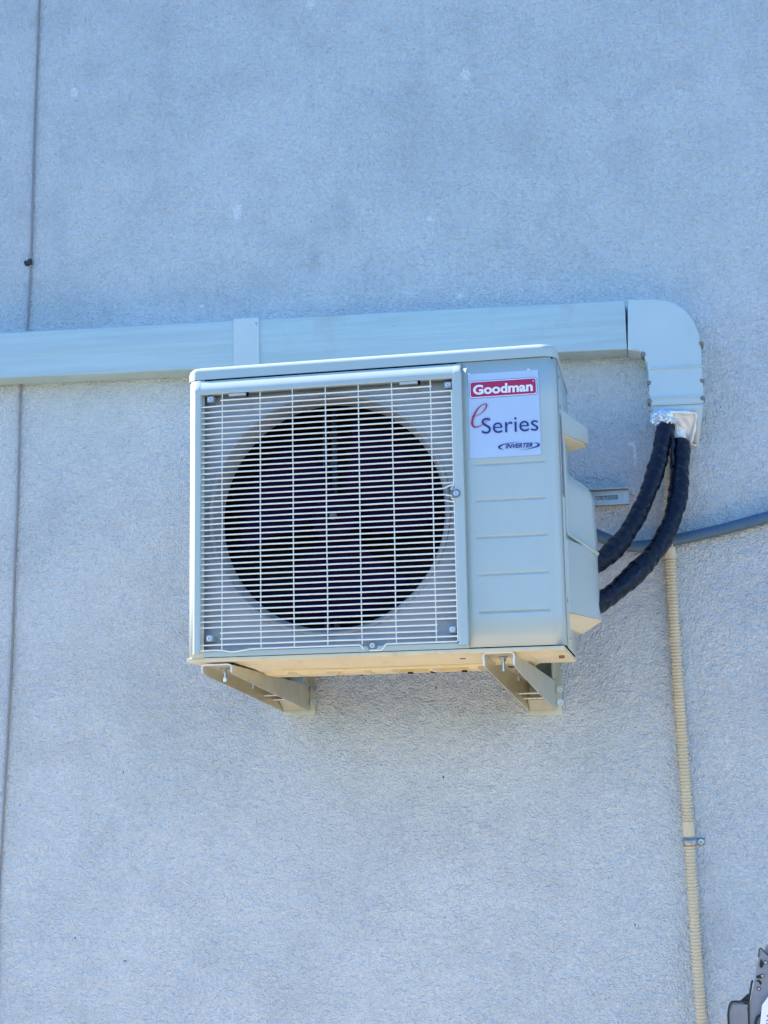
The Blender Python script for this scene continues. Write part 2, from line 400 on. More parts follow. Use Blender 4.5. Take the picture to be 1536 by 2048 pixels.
# small spring clips in the top edge of the opening
for px in (462, 805):
    p = at(px+12, 780, yb); bm = bmesh.new(); box(bm, (p.x-.020, yb+.002, OZ1-.0065), (p.x+.020, yb+.010, OZ1-.0005), .001); finish('clip', bm, 'cream', ac)
    bm = bmesh.new(); box(bm, (p.x+.0203, yb+.0015, OZ1-.009), (p.x+.0245, yb+.008, OZ1+.0015)); finish('clip_slot', bm, 'dark', bezel)

# recessed fan plate with a round hole, then the flared orifice
CX, CZ, RO = -.7375, 2.1945, .269
yr = YF+.020
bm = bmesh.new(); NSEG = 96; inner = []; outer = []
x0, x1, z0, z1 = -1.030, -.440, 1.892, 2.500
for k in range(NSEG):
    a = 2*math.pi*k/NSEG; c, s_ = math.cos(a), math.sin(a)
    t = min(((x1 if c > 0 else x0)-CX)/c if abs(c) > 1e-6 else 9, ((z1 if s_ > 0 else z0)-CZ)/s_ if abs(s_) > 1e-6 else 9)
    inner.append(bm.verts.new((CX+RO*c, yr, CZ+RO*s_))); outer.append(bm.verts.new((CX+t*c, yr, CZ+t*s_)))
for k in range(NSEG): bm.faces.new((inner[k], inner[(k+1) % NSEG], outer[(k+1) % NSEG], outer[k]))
plate = finish('fan_plate', bm, 'cream_shade', ac)
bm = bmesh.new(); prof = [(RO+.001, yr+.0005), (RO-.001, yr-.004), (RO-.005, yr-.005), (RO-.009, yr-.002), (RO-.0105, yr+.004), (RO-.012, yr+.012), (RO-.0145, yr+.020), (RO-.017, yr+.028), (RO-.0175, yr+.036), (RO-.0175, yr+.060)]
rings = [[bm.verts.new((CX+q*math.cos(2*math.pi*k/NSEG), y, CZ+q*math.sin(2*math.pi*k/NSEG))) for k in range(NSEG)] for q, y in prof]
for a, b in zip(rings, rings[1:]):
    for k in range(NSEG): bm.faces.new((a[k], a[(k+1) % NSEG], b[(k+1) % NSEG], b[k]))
finish('fan_orifice', bm, 'cream_shade', ac, 50)
# dark inside: coil, shroud
bm = bmesh.new(); box(bm, (-1.035, YB-.030, 1.90), (-.44, YB-.020, 2.49)); finish('coil', bm, 'coil', ac)
bm = bmesh.new(); box(bm, (-.436, YF+.02, 1.89), (-.430, YB-.006, 2.50)); box(bm, (-1.045, YF+.02, 1.89), (-1.040, YB-.006, 2.50)); box(bm, (-1.04, YF+.02, 1.888), (-.436, YB-.006, 1.893)); finish('inner_shroud', bm, 'dark', ac)
# motor mount: two uprights with cross ties, and the motor
bm = bmesh.new()
for dx in (-.058, -.036): box(bm, (CX+dx-.006, YB-.080, 1.90), (CX+dx+.006, YB-.066, 2.48), .001)
for z in (1.95, 2.02, 2.35, 2.42): box(bm, (CX-.058, YB-.0655, z), (CX-.036, YB-.060, z+.01))
finish('motor_mount', bm, 'mount', ac)
bm = bmesh.new(); cyl(bm, (CX, YB-.085, CZ), (0, -1, 0), .055, .06, 32, bev=.01); finish('fan_motor', bm, 'fan', ac)
# fan: hub, three swept blades, shaft nut
yh = YF+.150
fan = finish('fan_hub', (lambda b: (cyl(b, (CX, yh, CZ), (0, -1, 0), .062, .075, 36, .052, .012), b)[1])(bmesh.new()), 'fan', ac)
for q in range(3):
    bm = bmesh.new(); a0 = R(100+120*q); NR, NA = 10, 14; grid = []
    for i in range(NR+1):
        rr = .055+(.222-.055)*i/NR; row = []
        for j in range(NA+1):
            u = j/NA; a = a0 + R(18)*(i/NR)**1.5 + R(92-10*i/NR)*u
            y = yh-.012-.050*(u**1.2) + .006*math.sin(u*math.pi)
            row.append(bm.verts.new((CX+rr*math.cos(a), y, CZ+rr*math.sin(a))))
        grid.append(row)
    for i in range(NR):
        for j in range(NA): bm.faces.new((grid[i][j], grid[i+1][j], grid[i+1][j+1], grid[i][j+1]))
    solidify(finish('fan_blade', bm, 'fan', ac), .002, 0)
bm = bmesh.new(); cyl(bm, (CX, yh-.075, CZ), (0, -1, 0), .0085, .008, 6); cyl(bm, (CX, yh-.075, CZ), (0, -1, 0), .0042, .013, 12); finish('shaft_nut', bm, 'boss', fan)

# wire grille
yw = YF-.0075
VX = [-.9683, -.8818, -.8084, -.7349, -.6613, -.5875, -.5027]
NW = 44; ZT, ZBt = 2.4527, 1.9132; pitch = (ZT-ZBt)/(NW-1)
SCM = (at(914, 989, YF).x, at(914, 989, YF).z)      # mid screw at the right edge
bm = bmesh.new()
for k in range(NW):
    z = ZT-k*pitch; xl, xr = OX0-.006, OX1-.0012
    if k == 0 or k in (NW-3, NW-2): xl, xr = VX[0]-.003, VX[-1]+.003
    path = [Vector((xl, yw+.003 if xl < -1 else yw, z))]
    if xl < -1: path += [Vector((-1.004, yw+.0028, z-.0002)), Vector((-.975, yw, z))]
    n = 9
    for j in range(1, n):
        x = (path[-1].x if False else -.97) + (-.50+.97)*j/n; path.append(Vector((x, yw+random.uniform(-.0002, .0002), z+random.uniform(-.00028, .00028))))
    if xr > -.49:
        dz = z-SCM[1]
        if abs(dz) < pitch*.5 and dz >= 0 or (abs(dz) < pitch*1.02 and dz > 0):
            path += [Vector((-.500, yw, z)), Vector((-.478, yw, z+.001)), Vector((-.467, yw-.001, z+.0055)), Vector((-.4570, yw-.001, z+.008))]
        elif abs(dz) < pitch*1.02:
            path += [Vector((-.500, yw, z)), Vector((-.478, yw, z-.000)), Vector((-.467, yw-.001, z-.0025)), Vector((-.4570, yw-.001, z-.004))]
        else: path += [Vector((-.49, yw, z)), Vector((xr, yw, z))]
    else: path.append(Vector((xr, yw, z)))
    tube(bm, path, .00175, 8)
for x in VX:
    zt = OZ1+.003; tube(bm, [Vector((x+random.uniform(-.0004, .0004), yw+.0026, zt+(1.903-zt)*j/8)) for j in range(9)], .00135, 8)
# rim wire: down the right edge round the screw loop, then along the bottom round the notches
xe = OX1-.0012; sx, sz = SCM
zA = ZT-pitch*.9
rim = [Vector((xe, yw, zA)), Vector((xe, yw, sz+.018))]
tube(bm, rim, .0016, 8)
loop = [Vector((sx-.012, yw-.001, sz+.0105))]+[Vector((sx+.0115*math.cos(R(a)), yw-.001, sz+.0105*math.sin(R(a)))) for a in range(110, -111, -20)]+[Vector((sx-.012, yw-.001, sz-.0075)), Vector((xe, yw, sz-.014))]
tube(bm, [Vector((xe, yw, sz+.018))]+loop, .0016, 8)
bx = at(745, 1291, YF).x; zr = 1.9022
tube(bm, [Vector((xe, yw, sz-.014)), Vector((xe, yw, zr+.002)), Vector((xe-.003, yw, zr)), Vector((bx+.032, yw, zr)), Vector((bx+.028, yw-.0005, zr-.003)), Vector((bx+.024, yw-.001, zr-.010)), Vector((bx+.020, yw-.001, zr-.0125)), Vector((bx-.004, yw-.001, zr-.0125))], .0016, 8)
tube(bm, [Vector((bx-.0175, yw-.001, zr-.010)), Vector((bx-.021, yw, zr-.004)), Vector((bx-.026, yw, zr)), Vector((-.88, yw, zr)), Vector((-.905, yw, zr-.0005)), Vector((-.935, yw-.001, zr-.0048)), Vector((-.948, yw-.001, zr-.0052)), Vector((-.965, yw, zr-.0015)), Vector((-.985, yw, zr-.0005)), Vector((OX0-.004, yw, zr-.001))], .0016, 8)
grille = finish('grille', bm, 'wire', ac, 60)
# screw tabs and screws
def tab(px, py, wx=.016, wz=.014):
    p = at(px, py, YF-.002); bm = bmesh.new(); box(bm, (p.x-wx/2, YF-.003, p.z-wz/2), (p.x+wx/2, yr, p.z+wz/2), .001)
    t = finish('screw_tab', bm, 'cream_shade', ac); screw('screw', (p.x, YF-.003, p.z), .0042, 'bolt', t)
for px, py in ((421, 799), (896, 770), (419, 1277), (905, 1259)): tab(px, py)
for (x, z, rr) in ((SCM[0], SCM[1], .0095), (bx, zr-.002, .011)):
    bm = bmesh.new(); cyl(bm, (x, YF-.0005 if rr > .01 else yb-.0007, z), (0, -1, 0), rr, .0012, 24); t = finish('screw_recess', bm, 'recess', ac)
    screw('screw', (x, (YF-.0017 if rr > .01 else yb-.0019), z), .0040, 'bolt', t)

# base pan
bm = bmesh.new()
box(bm, (XL+.004, YF+.002, Z0-.008), (XR-.002, YB+.002, Z0+.001), .002)
# pressed belly
bx0, bx1 = -.955, -.318
hexa(bm, [(bx0, -.565, Z0-.0078), (bx1, -.565, Z0-.0078), (bx1, -.40, Z0-.0078), (bx0, -.40, Z0-.0078),
          (bx0+.03, -.490, Z0-.019), (bx1-.03, -.490, Z0-.019), (bx1-.02, -.415, Z0-.019), (bx0+.02, -.415, Z0-.019)])
hexa(bm, [(bx0, -.401, Z0-.0078), (bx1, -.401, Z0-.0078), (bx1, YB+.001, Z0-.0078), (bx0, YB+.001, Z0-.0078),
          (bx0+.01, -.399, Z0-.0125), (bx1-.01, -.399, Z0-.0125), (bx1-.01, YB, Z0-.0125), (bx0+.01, YB, Z0-.0125)])
box(bm, (bx0+.01, YB-.010, Z0-.021), (bx1-.01, YB, Z0-.0120), .001)
tube(bm, [Vector((bx0+.06, -.462, Z0-.019)), Vector((bx0+.2, -.452, Z0-.0205)), Vector((bx1-.2, -.452, Z0-.0205)), Vector((bx1-.06, -.462, Z0-.019))], .005, 10)
for pa, pb in ((540, 588), (603, 664), (690, 738), (750, 792), (860, 874), (940, 962)):
    xa, xb = at(pa, 1336, -.34).x, at(pb, 1336, -.34).x
    hexa(bm, [(xa-.006, -.395, Z0-.0120), (xb+.006, -.395, Z0-.0120), (xb+.006, YB-.012, Z0-.0120), (xa-.006, YB-.012, Z0-.0120),
              (xa+.004, -.385, Z0-.0245), (xb-.004, -.385, Z0-.0245), (xb-.003, YB-.016, Z0-.0225), (xa+.003, YB-.016, Z0-.0225)])
hexa(bm, [(-.32, -.57, Z0-.0078), (XR-.03, -.57, Z0-.0078), (XR-.03, -.33, Z0-.0078), (-.32, -.33, Z0-.0078), (-.31, -.555, Z0-.013), (XR-.045, -.555, Z0-.013), (XR-.045, -.345, Z0-.013), (-.31, -.345, Z0-.013)])
base = finish('base_pan', bm, 'cream_bounce', ac)
for px in (722, 822, 868, 930):
    x = at(px, 1341, YB).x; bm = bmesh.new(); box(bm, (x-.006, YB-.0110, Z0-.0225), (x+.006, YB+.0022, Z0-.0195)); finish('drain_slot', bm, 'dark', base)
for px, y in ((925, -.53), (440, -.56)):
    x = at(px, 1314, y).x; bm = bmesh.new(); box(bm, (x-.006, y, Z0-(.0143 if px > 900 else .0085)), (x+.006, y+.006, Z0-.006)); finish('drain_slot', bm, 'dark', base)
bm = bmesh.new(); cyl(bm, (XR-.012, YF+.045, Z0-.016), (0, 0, -1), .006, .006, 10); finish('rusty_screw', bm, 'brass', base)
screw('screw', (XR+.0032, -.50, Z0+.022), .0035, 'bolt', ac, (1, 0, 0))

# side valve cover on the right: lower bulge, upper recess with curved shoulder
def ring_loft(bm, secs):
    rows = [[bm.verts.new(p) for p in s_] for s_ in secs]; n = len(rows[0])
    for a, b in zip(rows, rows[1:]):
        for k in range(n): bm.faces.new((a[k], a[(k+1) % n], b[(k+1) % n], b[k]))
    bm.faces.new(list(reversed(rows[0]))); bm.faces.new(rows[-1])
XO = -.176
def vsec(z, xo, y_in=-.505, y_o=-.335):
    return [(XR-.002, y_in, z), (XR+.006, y_in+.004, z), (xo-.004, y_o-.010, z), (xo, y_o, z), (xo, YB-.012, z), (xo-.004, YB-.004, z), (XR-.002, YB-.004, z)]
bm = bmesh.new()
ring_loft(bm, [vsec(1.9655, XO), vsec(1.968, XO+.001), vsec(2.04, XO), vsec(2.118, XO), vsec(2.122, XO-.002)])
cover = finish('valve_cover', bm, 'cream', ac, 30)
bm = bmesh.new()
def usec(z, xo): return [(XR-.002, -.468, z), (XR+.003, -.466, z), (XR+.006, -.455, z), (xo-.004, -.345, z), (xo, -.335, z), (xo, YB-.012, z), (xo-.004, YB-.004, z), (XR-.002, YB-.004, z)]
us = [(2.121, XO-.001), (2.15, XO-.001), (2.20, XO-.003), (2.235, XO-.004), (2.252, XO-.008), (2.266, XO-.017), (2.278, XO-.030), (2.287, XO-.044)]
ring_loft(bm, [usec(z, x) for z, x in us]); finish('valve_cover_shoulder', bm, 'cream', cover, 40)
bm = bmesh.new()   # raised rib along the front of the recess
tube(bm, [Vector((XR+.003, -.476, z)) for z in (2.345, 2.28, 2.2, 2.148)] + [Vector((XR+.004, -.474, 2.140)), Vector((XO+.001, -.343, 2.112))], .0045, 10)
finish('cover_rib', bm, 'cream', cover)
bm = bmesh.new()   # folded lip under the cover, tan from painted bounce light
hexa(bm, [(XR, -.50, 1.9650), (XO, -.335, 1.9650), (XO, YB-.02, 1.9650), (XR, YB-.02, 1.9650), (XR, -.47, 1.935), (XR+.010, -.40, 1.935), (XR+.018, YB-.03, 1.938), (XR, YB-.03, 1.938)])
finish('cover_lip', bm, 'cream_bounce', cover)
# pipe hood / grip above it
bm = bmesh.new(); XH = -.187
hexa(bm, [(XR-.002, -.490, 2.360), (XH, -.315, 2.372), (XH, YB-.01, 2.372), (XR-.002, YB-.01, 2.360), (XR-.002, -.490, 2.418), (XH, -.315, 2.408), (XH, YB-.01, 2.408), (XR-.002, YB-.01, 2.430)])
bmesh.ops.bevel(bm, geom=bm.edges[:], offset=.003, segments=2, profile=.5, affect='EDGES')
grip = finish('side_grip', bm, 'cream', ac)
bm = bmesh.new(); hexa(bm, [(XR+.001, -.470, 2.3615), (XH-.008, -.325, 2.3705), (XH-.008, YB-.02, 2.3705), (XR+.001, YB-.02, 2.3615), (XR+.001, -.470, 2.3585), (XH-.008, -.325, 2.3685), (XH-.008, YB-.02, 2.3685), (XR+.001, YB-.02, 2.3585)])
finish('grip_underside', bm, 'cream_bounce', grip)  # thin sheet with the warm bounce light painted in, under the grip
# nameplate on the side edge
a, b_ = 2.392, 2.215
bm = bmesh.new(); hexa(bm, [(XR+.0020, -.535, b_), (XR+.0020, -.535, a), (XR+.0020, -.497, a), (XR+.0020, -.497, b_), (XR+.0030, -.535, b_), (XR+.0030, -.535, a), (XR+.0030, -.497, a), (XR+.0030, -.497, b_)])
finish('nameplate', bm, 'darkfilm', ac)
for z in (2.475, 2.408, 1.985):
    bm = bmesh.new(); box(bm, (XR+.0005, -.525, z), (XR+.0030, -.512, z+.007), .0004); finish('side_slot', bm, 'recess', ac)

# front sticker
yl = YF+.0005
LX0, LX1, LZ0, LZ1 = -.4212, -.2705, 2.2905, 2.4755
def plate2(name, x0, z0, x1, z1, y0, y1, mat, parent, rad=0):
    bm = bmesh.new()
    if rad:
        pts = []
        for cx, cz, a in ((x1-rad, z1-rad, 0), (x0+rad, z1-rad, 90), (x0+rad, z0+rad, 180), (x1-rad, z0+rad, 270)):
            pts += [Vector((cx+rad*math.cos(R(a+15*k)), y0, cz+rad*math.sin(R(a+15*k)))) for k in range(7)]
        prism(bm, pts, (0, y1-y0, 0))
    else: box(bm, (x0, min(y0, y1), z0), (x1, max(y0, y1), z1))
    return finish(name, bm, mat, parent)
sticker = plate2('sticker', LX0, LZ0, LX1, LZ1, yl, yl+.0023, 'label', ac, .002)
def text(name, s, x0, x1, z0, h, mat, parent, bold=0, shear=0, y=yl-.0012, track=1.0):
    cu = bpy.data.curves.new('t', 'FONT'); cu.body = s; cu.size = 1; cu.offset = bold; cu.shear = shear; cu.extrude = .0; cu.space_character = track; cu.resolution_u = 6
    o = bpy.data.objects.new('t', cu); col.objects.link(o); bpy.context.view_layer.update()
    me = bpy.data.meshes.new_from_object(o.evaluated_get(bpy.context.evaluated_depsgraph_get())); bpy.data.objects.remove(o)
    xs = [v.co.x for v in me.vertices]; ys = [v.co.y for v in me.vertices]
    ax, bx_, ay, by = min(xs), max(xs), min(ys), max(ys)
    for v in me.vertices:
        v.co = Vector((x0+(v.co.x-ax)/(bx_-ax)*(x1-x0), y, z0+(v.co.y-ay)/(by-ay)*h))
    bm = bmesh.new(); bm.from_mesh(me); bpy.data.meshes.remove(me)
    fs = bm.faces[:]; r_ = bmesh.ops.extrude_face_region(bm, geom=fs)
    for v in [g_ for g_ in r_['geom'] if isinstance(g_, bmesh.types.BMVert)]: v.co.y += .0004
    return finish(name, bm, mat, parent, 30)
# brand plate
q0, q1 = at(938.5, 798, yl), at(1075, 755, yl); px0, px1 = at(938.5, 780, yl).x, at(1074.5, 772, yl).x
pz0, pz1 = at(1006, 793.5, yl).z, at(1006, 758.5, yl).z
plate2('plate_outline', px0, pz0, px1, pz1, yl-.0006, yl-.0001, 'blueline', sticker, .0065)
plate2('plate_border', px0+.0012, pz0+.0012, px1-.0012, pz1-.0012, yl-.0009, yl-.0004, 'white', sticker, .0055)
plate2('brand_plate', px0+.003, pz0+.003, px1-.003, pz1-.003, yl-.0012, yl-.0007, 'red', sticker, .0042)
text('lettering', 'Goodman', px0+.0085, px1-.0095, pz0+.0078, .0215, 'white', sticker, .035, 0, yl-.0017, 1.0)
text('registered_mark', '\u00ae', px1-.0095, px1-.0058, pz1-.0105, .0038, 'white', sticker, .0, 0, yl-.0017)
def sx_(px, py): v = at(px, py, yl); return v.x, v.z
x0, z0 = sx_(964, 869); x1, z1 = sx_(1077, 864)
text('lettering', 'Series', x0, x1, z0+.0010, .0345, 'navy', sticker, -.004, 0, yl-.0014)
x0, z0 = sx_(1011, 897.5); x1, _ = sx_(1065.5, 892)
text('lettering', 'INVERTER', x0, x1, z0, .0098, 'navy', sticker, .02, .35, yl-.0014)
# script e drawn as a brush stroke of varying width
def stroke(name, pix, widths, mat, parent, y):
    P = catmull([(*sx_(*p)[:1], 0, sx_(*p)[1]) for p in pix], 8); n = len(P); bm = bmesh.new(); L, Rr = [], []
    for i, p in enumerate(P):
        t = (P[min(i+1, n-1)]-P[max(i-1, 0)]).normalized(); nn = Vector((-t.z, 0, t.x))
        u = i/(n-1)*(len(widths)-1); k = min(int(u), len(widths)-2); wd = widths[k]+(widths[k+1]-widths[k])*(u-k)
        L.append((p.x+nn.x*wd/2, p.z+nn.z*wd/2)); Rr.append((p.x-nn.x*wd/2, p.z-nn.z*wd/2))
    for yy in (0,):
        for i in range(n-1):
            d = .00002*(i % 2)
            vs = [bm.verts.new((q[0], y, q[1])) for q in (L[i], L[i+1], Rr[i+1], Rr[i])]
            bm.faces.new(vs)
    bmesh.ops.remove_doubles(bm, verts=bm.verts, dist=1e-6)
    r_ = bmesh.ops.extrude_face_region(bm, geom=bm.faces[:])
    for v in [g_ for g_ in r_['geom'] if isinstance(g_, bmesh.types.BMVert)]: v.co.y += .0004
    return finish(name, bm, mat, parent, 30)
stroke('script_letter', [(943.5, 833), (950, 833), (962, 827), (971, 817), (973.5, 809.5), (970, 808.2), (963, 811), (954, 820), (947, 834), (944.5, 847), (948, 853.5), (955, 854), (964, 850), (974, 842), (979.5, 834.5)],
       [.0007, .0008, .0012, .0028, .0030, .0016, .0016, .0030, .0046, .0050, .0040, .0022, .0012, .0008, .0005], 'red', sticker, yl-.0019)
# crescent swooshes round INVERTER
stroke('swoosh', [(1036, 884.6), (1020, 886.2), (1006, 889.5), (998.2, 894), (1001, 897.5), (1007, 898.8)], [.0002, .0006, .0022, .0046, .0024, .0003], 'navy', sticker, yl-.0010)
stroke('swoosh', [(1038, 900.0), (1055, 898.2), (1069, 894.8), (1077.8, 890.3), (1075, 886.8), (1068, 885.8)], [.0002, .0006, .0020, .0044, .0022, .0003], 'navy', sticker, yl-.0010)
for px, py in ((937, 748), (1056, 738.5)):
    v = at(px, py, yl); bm = bmesh.new(); hexa(bm, [(v.x-.002, yl-.0012, v.z-.002), (v.x+.004, yl-.0006, v.z-.002), (v.x+.004, yl-.0003, v.z-.001), (v.x-.002, yl-.0003, v.z-.001), (v.x-.001, yl-.0014, v.z+.0012), (v.x+.003, yl-.0006, v.z), (v.x+.003, yl-.0003, v.z+.001), (v.x-.001, yl-.0003, v.z+.0012)]); finish('lifted_corner', bm, 'white', sticker)

# ------------------------------------------------------------------ wall brackets
def bracket(fx0, fx1, fy0, fy1, wx0, wx1, wy0, wy1, lab, ytip=-.585):
    """front left/right px, front top/bottom py ; wall left/right px, top/bottom py"""
    TR_, TL_ = at(fx1, fy0, ytip), at(fx0, fy0+1, ytip)
    WR, WL = at(wx1, wy0, -.004), at(wx0, wy0, -.004)
    zb = at(wx1, wy1, -.004).z; zf = at(fx1, fy1, ytip).z
    zt = (TR_.z+TL_.z)/2; zw = WR.z
    root = empty('wall_bracket', ((WR.x+WL.x)/2, 0, zb), lab, 'bracket', 'brackets holding up the air conditioner')
    th = .0028
    for xf, xw, sgn in ((TL_.x, WL.x, 1), (TR_.x, WR.x, -1)):
        bm = bmesh.new(); o_ = Vector((sgn*th, 0, 0))
        pts = [Vector((xf, ytip+.006, zt-.0005)), Vector((xf+(xw-xf)*.02, ytip-.004, zt-.007)), Vector((xf, ytip-.004, zf+.006)), Vector((xf+(xw-xf)*.03, ytip+.010, zf)),
               Vector((xw, -.010, zb)), Vector((xw, -.006, zb+.004)), Vector((xw, -.006, zw))]
        prism(bm, pts, o_, .0006); finish('side_plate', bm, 'bracket', root)
    bm = bmesh.new()   # top web
    hexa(bm, [(TL_.x+.003, ytip+.005, zt), (TR_.x-.003, ytip+.005, zt), (WR.x-.003, -.006, zw), (WL.x+.003, -.006, zw),
              (TL_.x+.003, ytip+.005, zt-.003), (TR_.x-.003, ytip+.005, zt-.003), (WR.x-.003, -.006, zw-.003), (WL.x+.003, -.006, zw-.003)])
    finish('top_web', bm, 'bracket', root)
    bm = bmesh.new()   # rounded front rim of bent sheet
    xa, xb = TL_.x, TR_.x; r_ = .007
    rim = [Vector((xa+.001, ytip-.003, zf+.004)), Vector((xa-.0005, ytip-.005, zt-r_)), Vector((xa+.002, ytip-.005, zt-.002)), Vector((xa+r_, ytip-.005, zt)), Vector((xb-r_, ytip-.005, zt)), Vector((xb-.002, ytip-.005, zt-.002)), Vector((xb+.0005, ytip-.005, zt-r_)), Vector((xb-.001, ytip-.003, zf+.004))]
    tube(bm, rim, .0017, 8); finish('front_rim', bm, 'rimsteel', root)
    bm = bmesh.new()   # upright against the wall
    ztop = Z0+.085
    box(bm, (WL.x+.001, -.0042, zb-.010), (WR.x+.014, -.001, ztop))
    box(bm, (WL.x+.001, -.052, zw+.004), (WL.x+.004, -.0042, ztop)); box(bm, (WR.x-.005, -.052, zw+.004), (WR.x-.002, -.0042, ztop))
    up = finish('wall_plate', bm, 'bracket', root)
    bm = bmesh.new()   # sloping gusset at foot
    hexa(bm, [(WL.x+.0032, -.055, zb+.025), (WR.x-.0032, -.055, zb+.025), (WR.x-.0032, -.012, zb+.003), (WL.x+.0032, -.012, zb+.003), (WL.x+.0032, -.055, zb+.028), (WR.x-.0032, -.055, zb+.028), (WR.x-.0032, -.012, zb+.006), (WL.x+.0032, -.012, zb+.006)])
    finish('foot_gusset', bm, 'bracket', root)
    for yy, f_ in ((-.17, .5), (-.10, .3)):   # tie rods across the channel
        t_ = (yy-ytip)/(-ytip); xl = TL_.x+(WL.x-TL_.x)*t_; xr = TR_.x+(WR.x-TR_.x)*t_; z_ = zf+(zb-zf)*t_+.016
        bm = bmesh.new(); tube(bm, [Vector((xl+.003, yy, z_)), Vector((xr-.003, yy, z_))], .0025, 8); finish('tie_rod', bm, 'bolt', root)
    for dz in (.020, .052):            # wall bolts on the flange
        bm = bmesh.new(); c = Vector((WR.x+.010, -.0042, zb+dz)); cyl(bm, c, (0, -1, 0), .0085, .002, 18); cyl(bm, c+Vector((0, -.002, 0)), (0, -1, 0), .0065, .006, 6); cyl(bm, c+Vector((0, -.008, 0)), (0, -1, 0), .0035, .009, 10)
        finish('wall_bolt', bm, 'bolt', root)
    for yy in (-.535, -.345):          # rubber foot with its bolt up into the base pan
        t_ = (yy-ytip)/(-ytip); xc = (TL_.x+(WL.x-TL_.x)*t_+TR_.x+(WR.x-TR_.x)*t_)/2; zc = zt+(zw-zt)*t_
        bm = bmesh.new(); box(bm, (xc-.022, yy-.022, zc+.0005), (xc+.026, yy+.022, Z0-(.0085 if yy < -.4 else .0215)), .002); finish('rubber_foot', bm, 'rubber', root)
        bm = bmesh.new(); cyl(bm, (xc, yy, zc-.0035), (0, 0, -1), .010, .002, 18); cyl(bm, (xc, yy, zc-.0055), (0, 0, -1), .007, .007, 6); cyl(bm, (xc, yy, zc-.0125), (0, 0, -1), .0038, .020, 10); finish('foot_bolt', bm, 'bolt', root)
    return root
bracket(967, 1028, 1305, 1334, 1056, 1111, 1362, 1422, 'galvanised bracket under the plain panel end of the air conditioner')
bL = bracket(405, 464, 1329, 1348, 566, 619, 1371, 1422, 'galvanised bracket under the grille end of the air conditioner, bright nut on its tip')
bm = bmesh.new(); p = at(467, 1322, -.575); cyl(bm, p, (0, -.4, 1), .0075, .012, 6); cyl(bm, p+Vector((0, -.004, .01)), (0, -.4, 1), .004, .008, 10); finish('tip_nut', bm, 'bolt', bL)

# ------------------------------------------------------------------ pipe duct on the wall
D = .07
tl, tr = at(0, 663, -D), at(1250, 598, -D); bl, br = at(0, 758, -D), at(1253, 699, -D)
slope = ((tr.z-tl.z)/(tr.x-tl.x)+(br.z-bl.z)/(br.x-bl.x))/2
ztop = lambda x: tr.z+slope*(x-tr.x)
zbot = lambda x: br.z+slope*(x-br.x)
duct = empty('pipe_duct', (-.9, 0, zbot(-.9)), 'off white plastic pipe duct along the wall ending in a downward elbow', 'pipe duct')
def ductbar(xa, xb, d=D, g=0., bev=.006):
    bm = bmesh.new()
    sec = lambda x: [(x, -.0005, zbot(x)-g), (x, -d+bev, zbot(x)-g), (x, -d+bev*.3, zbot(x)-g+bev*.3), (x, -d, zbot(x)-g+bev), (x, -d, zbot(x)+.062), (x, -d-.0009, zbot(x)+.0632), (x, -d-.0009, ztop(x)+g-bev), (x, -d+bev*.3, ztop(x)+g-bev*.3), (x, -d+bev, ztop(x)+g), (x, -.0005, ztop(x)+g)]
    ring_loft(bm, [sec(xa+(xb-xa)*k/6) for k in range(7)]); return bm
xc0, xc1 = at(468, 690, -D).x, at(519, 690, -D).x
finish('duct_cover', ductbar(-3.2, xc0+.01), 'duct', duct)
finish('duct_cover', ductbar(xc1-.01, tr.x-.0012), 'duct', duct)
cp = finish('joint_strip', ductbar(xc0, xc1, D+.0035, .003, .003), 'elbow', duct)
p = at(513, 648, -D-.004); screw('screw', (p.x, -D-.0035, p.z), .0045, 'bolt', cp)
# elbow
D2 = .074
def P2(px, py, y=-D2): v = at(px, py, y); return Vector((v.x, y, v.z))
ol = [(1255, 598)] + [(1300, 596), (1330, 598), (1352, 605), (1372, 619), (1388, 640), (1399, 666), (1403, 700), (1405, 740), (1407, 775), (1408, 807),
      (1302, 812), (1298, 790), (1296, 750), (1294, 728), (1288, 712), (1276, 702), (1255, 699)]
def dense(o, n=3):
    return o
front = [P2(*q) for q in ol]
def inset_outline(pts, d):
    n = len(pts); out = []
    for i in range(n):
        a, b, c = pts[i-1], pts[i], pts[(i+1) % n]
        t1 = (b-a).normalized(); t2 = (c-b).normalized(); n1 = Vector((t1.z, 0, -t1.x)); n2 = Vector((t2.z, 0, -t2.x)); m = (n1+n2)
        m = m.normalized()/max(.5, math.sqrt(max(.25, (1+n1.dot(n2))/2)))
        out.append(b+m*d)
    return out
bm = bmesh.new()
secs = [[Vector((q.x, -.0006, q.z)) for q in front], [Vector((q.x, -D2+.007, q.z)) for q in front], [Vector((q.x, -D2+.0025, q.z)) for q in inset_outline(front, .0018)], [Vector((q.x, -D2, q.z)) for q in inset_outline(front, .006)]]
ring_loft(bm, secs); elbow = finish('elbow_cover', bm, 'elbow', duct, 50)
def wide(py, n=0): return P2(1297+(py-730)*.07, py).x, P2(1404+(py-730)*.05, py).x
for py in (737, 797):        # two raised beads
    a, b_ = P2(1298, py+1), P2(1405, py-5); bm = bmesh.new()
    tube(bm, [a+Vector((-.0005, .05, 0)), a+Vector((-.001, .003, 0)), a+Vector((.006, -.0002, 0)), a+(b_-a)*.5, b_+Vector((-.006, -.0002, 0)), b_+Vector((.001, .003, 0)), b_+Vector((.0005, .05, 0))], .0028, 8)
    finish('bead', bm, 'elbow', elbow)
for px, py, rr in ((1286, 708, .0062), (1403, 686, .0052), (1298, 765, .0052), (1404, 761, .0052), (1299, 801, .0058), (1405, 796, .0058)):
    p = P2(px, py); bm = bmesh.new(); cyl(bm, (p.x, -.035, p.z), (0, -1, 0), rr, .0405, 18, bev=.0015); finish('screw_boss', bm, 'boss', elbow)
